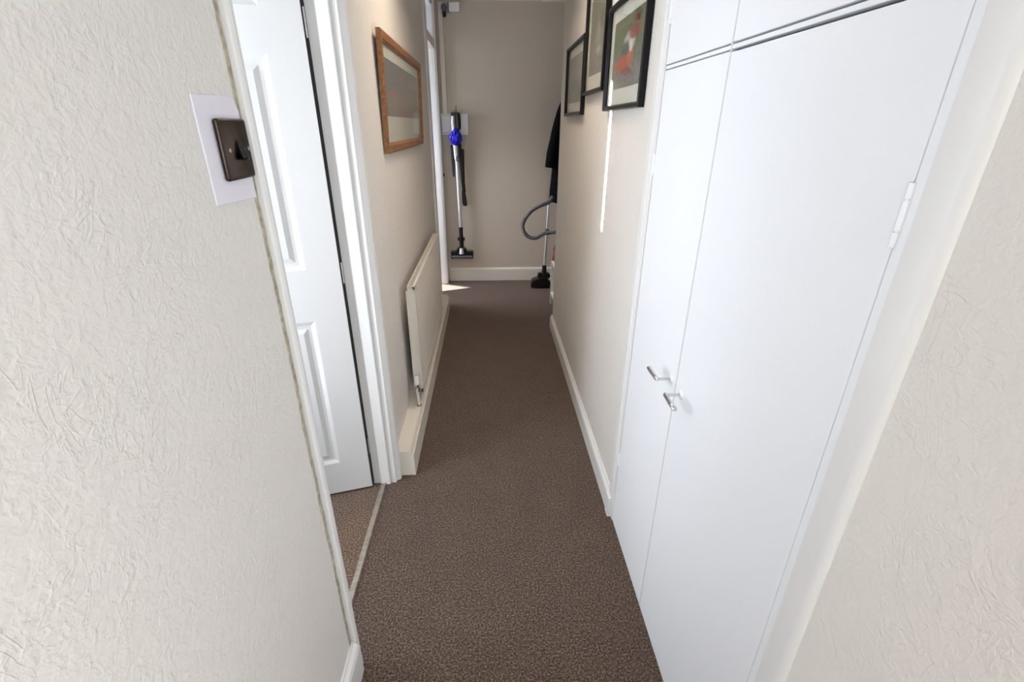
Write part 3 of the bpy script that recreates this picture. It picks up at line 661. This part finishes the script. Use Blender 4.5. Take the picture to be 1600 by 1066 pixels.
bm = bmesh.new(); tube(bm, [(-0.383, YV-0.032, 0.283), (-0.177, YV-0.032, 0.283)], 0.013, 16); o = obj('brush_roller', bm, M_GREYP, None, smooth=True); o.parent = hd
bm = bmesh.new(); tube(bm, [(-0.283, YV-0.034, 0.37), (-0.283, YV-0.04, 0.315)], [0.018, 0.026], 14); o = obj('swivel_duct', bm, M_STEEL, None, smooth=True); o.parent = hd
tool = thing('crevice_tool', 'long black crevice tool hanging right of the silver vacuum wand', 'vacuum tool', (-0.245, YV+0.045, 0.78))
bm = bmesh.new(); tube(bm, [(-0.249, YV+0.048, 1.29), (-0.248, YV+0.048, 1.20), (-0.246, YV+0.048, 1.0), (-0.240, YV+0.048, 0.90)], [0.022, 0.021, 0.018, 0.018], 14, flat=0.9); obj('nozzle', bm, M_BLACKP, tool, smooth=True)
bm = bmesh.new(); prism(bm, [(-0.262, 0.92), (-0.232, 0.92), (-0.220, 0.86), (-0.213, 0.785), (-0.22, 0.772), (-0.25, 0.772), (-0.262, 0.80)], YV+0.03, YV+0.058, 'y'); obj('brush_end', bm, M_BLACKP, tool, bevel=0.006)
tool = thing('narrow_tool', 'thin dark tool hanging left of the silver vacuum wand', 'vacuum tool', (-0.33, YV+0.045, 1.04))
bm = bmesh.new(); tube(bm, [(-0.338, YV+0.045, 1.30), (-0.336, YV+0.045, 1.22), (-0.332, YV+0.045, 1.045)], [0.013, 0.012, 0.010], 10); obj('nozzle', bm, mat('dark_plum_plastic', (52, 38, 50), 0.4), tool, smooth=True)
bm = bmesh.new(); tube(bm, [(-0.338, YV+0.045, 1.30), (-0.338, YV+0.045, 1.325)], 0.014, 12); obj('socket', bm, M_BLACKP, tool, smooth=True)

# ------------------------------------------------------------------ coat in the recess, on a hook on the end wall
hk = thing('coat_hook', 'metal coat hook on the end wall hidden under the black coat', 'hook', (0.86, YF, 1.88))
bm = bmesh.new(); tube(bm, [(0.86, YF-0.004, 1.895), (0.86, YF, 1.895)], 0.014, 14); tube(bm, smooth_path([(0.86, YF-0.004, 1.885), (0.86, YF-0.02, 1.878), (0.86, YF-0.03, 1.875), (0.86, YF-0.04, 1.90)], 3), 0.005, 10); obj('peg', bm, M_CHROME, hk, smooth=True)
ct = thing('coat', 'long black coat hanging in the recess round the right corner', 'coat', (0.86, 4.7, 0.8))
bm = bmesh.new()
rows_ = [(1.86, 0.03), (1.82, 0.07), (1.76, 0.12), (1.68, 0.175), (1.58, 0.215), (1.45, 0.232), (1.25, 0.245), (1.05, 0.26), (0.90, 0.27), (0.815, 0.272)]
NS = 40; rings = []
for z, hw in rows_:
    ring = []
    for k in range(NS):
        a = 2*math.pi*k/NS; fold = 1+0.10*math.sin(a*7+z*2)*(1.9-z)
        ring.append(bm.verts.new((0.86+hw*math.cos(a)*(1+0.03*math.sin(a*5)*(1.9-z)), YF-0.105+min(0.105*0.9, hw*0.45)*math.sin(a)*fold*0.9, z+(0.006*math.sin(a*6) if z < 0.82 else 0))))
    rings.append(ring)
for a, b in zip(rings, rings[1:]):
    for k in range(NS): bm.faces.new([a[k], a[(k+1) % NS], b[(k+1) % NS], b[k]])
bm.faces.new(rings[0]); bm.faces.new(rings[-1][::-1])
obj('body', bm, M_COAT, ct, smooth=True)
for s in (-1, 1):
    bm = bmesh.new(); tube(bm, smooth_path([(0.86+s*0.12, YF-0.11, 1.74), (0.86+s*0.185, YF-0.12, 1.60), (0.86+s*0.235, YF-0.13, 1.42), (0.86+s*0.275, YF-0.14, 1.24), (0.86+s*0.287, YF-0.14, 1.135)], 5), [0.05]*6+[0.048]*5+[0.045]*5+[0.042]*5, 16)
    o = obj('sleeve', bm, M_COAT, ct, smooth=True)
bm = bmesh.new(); tube(bm, smooth_path([(0.80, YF-0.17, 1.80), (0.86, YF-0.19, 1.77), (0.92, YF-0.17, 1.80)], 5), 0.018, 10); obj('collar', bm, M_COAT, ct, smooth=True)

# ------------------------------------------------------------------ cylinder vacuum parked behind the corner
cv = thing('cylinder_vacuum', 'cylinder vacuum with grey hose and red body by the right corner', 'vacuum cleaner', (0.66, 4.55, 0))
bm = bmesh.new(); tube(bm, [(0.537, 4.60, 0.10), (0.541, 4.612, 0.22), (0.556, 4.63, 0.55)], 0.0135, 14); tube(bm, [(0.556, 4.63, 0.55), (0.567, 4.645, 0.84)], 0.0115, 14)
obj('wand', bm, M_STEEL, cv, smooth=True)
bm = bmesh.new(); tube(bm, [(0.5555, 4.63, 0.54), (0.5575, 4.632, 0.585)], 0.018, 14); obj('wand_clip', bm, M_GREYP, cv, smooth=True)
bm = bmesh.new(); prism(bm, [(0.408, 0.012), (0.62, 0.012), (0.62, 0.045), (0.57, 0.10), (0.52, 0.12), (0.475, 0.105), (0.42, 0.085), (0.408, 0.05)], 4.56, 4.66, 'y')
obj('floor_head', bm, M_BLACKP, cv, bevel=0.008)
bm = bmesh.new(); tube(bm, [(0.535, 4.60, 0.09), (0.538, 4.605, 0.15), (0.54, 4.61, 0.23)], [0.035, 0.026, 0.02], 14); tube(bm, [(0.50, 4.57, 0.13), (0.50, 4.62, 0.13)], 0.028, 14); tube(bm, [(0.57, 4.57, 0.13), (0.57, 4.62, 0.13)], 0.028, 14); obj('swivel_neck', bm, M_BLACKP, cv, smooth=True)
hose = smooth_path([(0.70, 4.50, 0.60), (0.615, 4.52, 0.575), (0.52, 4.52, 0.560), (0.44, 4.52, 0.520), (0.365, 4.52, 0.535), (0.318, 4.52, 0.60), (0.325, 4.52, 0.68), (0.39, 4.53, 0.765), (0.47, 4.55, 0.81), (0.56, 4.60, 0.838), (0.60, 4.64, 0.88)], 18)
bm = bmesh.new(); tube(bm, hose, [0.0175+0.0016*(1 if i % 2 else -1) for i in range(len(hose))], 14); obj('hose', bm, M_GREYP, cv, smooth=True)
bm = bmesh.new(); sphere(bm, (0.74, 4.42, 0.29), (0.155, 0.13, 0.25), 24); bo = obj('body', bm, M_RED, cv, smooth=True)
bm = bmesh.new(); tube(bm, [(0.74, 4.42, 0.035), (0.74, 4.42, 0.09), (0.74, 4.42, 0.16)], [0.12, 0.135, 0.14], 24); o = obj('bumper', bm, M_BLACKP, None, smooth=True); o.parent = bo
bm = bmesh.new(); tube(bm, [(0.72, 4.46, 0.50), (0.705, 4.49, 0.60)], [0.035, 0.024], 14); o = obj('hose_socket', bm, M_BLACKP, None, smooth=True); o.parent = bo
for y in (4.30, 4.54):
    bm = bmesh.new(); tube(bm, [(0.66, y, 0.05), (0.82, y, 0.05)], 0.05, 20); obj('wheel', bm, M_BLACKP, cv, smooth=True)

# low white shoe rack just behind the corner, with what is stored on it
rk = thing('shoe_rack', 'low white rack just behind the right corner, packed with things', 'rack', (0.68, 3.9, 0))
for y in (3.66, 4.12):
    bm = bmesh.new(); bx(bm, 0.545, 0.90, y, y+0.018, 0, 0.40); obj('side_panel', bm, M_WHITEP, rk, bevel=0.002)
for z in (0.10, 0.385):
    bm = bmesh.new(); bx(bm, 0.545, 0.90, 3.678, 4.12, z, z+0.015); obj('shelf', bm, M_WHITEP, rk, bevel=0.002)
def shoe(label, x, y, z, m_):
    t = thing('shoe', label, 'shoe', (x+0.13, y, z), 'shoes on the white rack')
    bm = bmesh.new(); rows = [(0, 0.035, 0.03), (0.03, 0.042, 0.05), (0.1, 0.045, 0.045), (0.17, 0.042, 0.05), (0.22, 0.038, 0.085), (0.27, 0.03, 0.095), (0.28, 0.02, 0.08)]
    rg = [[bm.verts.new((x+dx, y+w*math.cos(2*math.pi*k/14), z+0.012+h*0.5+h*0.5*math.sin(2*math.pi*k/14))) for k in range(14)] for dx, w, h in rows]
    for a, b in zip(rg, rg[1:]):
        for k in range(14): bm.faces.new([a[k], a[(k+1) % 14], b[(k+1) % 14], b[k]])
    bm.faces.new(rg[0]); bm.faces.new(rg[-1]); obj('upper', bm, m_, t, smooth=True)
    bm = bmesh.new(); bx(bm, x-0.004, x+0.28, y-0.042, y+0.042, z+0.001, z+0.014); obj('sole', bm, M_BLACKP, t, bevel=0.01)
shoe('black shoe on the lower shelf of the white rack, nearer', 0.55, 3.75, 0.115, M_BLACKP)
shoe('black shoe on the lower shelf of the white rack, farther', 0.55, 3.87, 0.115, M_BLACKP)
shoe('brown leather shoe on top of the white rack', 0.545, 3.80, 0.40, M_SHOE)
bg_ = thing('bag', 'dark bag with red and cream trim on the white rack', 'bag', (0.68, 4.0, 0.40))
bm = bmesh.new(); prism(bm, [(0.56, 0.401), (0.82, 0.401), (0.85, 0.52), (0.80, 0.66), (0.59, 0.66), (0.55, 0.52)], 3.93, 4.08, 'y'); obj('body', bm, M_BLACKP, bg_, bevel=0.02, seg=3)
bm = bmesh.new(); prism(bm, [(0.5485, 0.49), (0.84, 0.49), (0.84, 0.53), (0.5485, 0.53)], 3.925, 4.085, 'y'); obj('band', bm, M_RED, bg_, bevel=0.004)
bm = bmesh.new(); tube(bm, smooth_path([(0.60, 3.98, 0.655), (0.60, 3.98, 0.72), (0.68, 3.98, 0.755), (0.76, 3.98, 0.72), (0.76, 3.98, 0.655)], 6), 0.009, 10); obj('strap', bm, M_MAT, bg_, smooth=True)
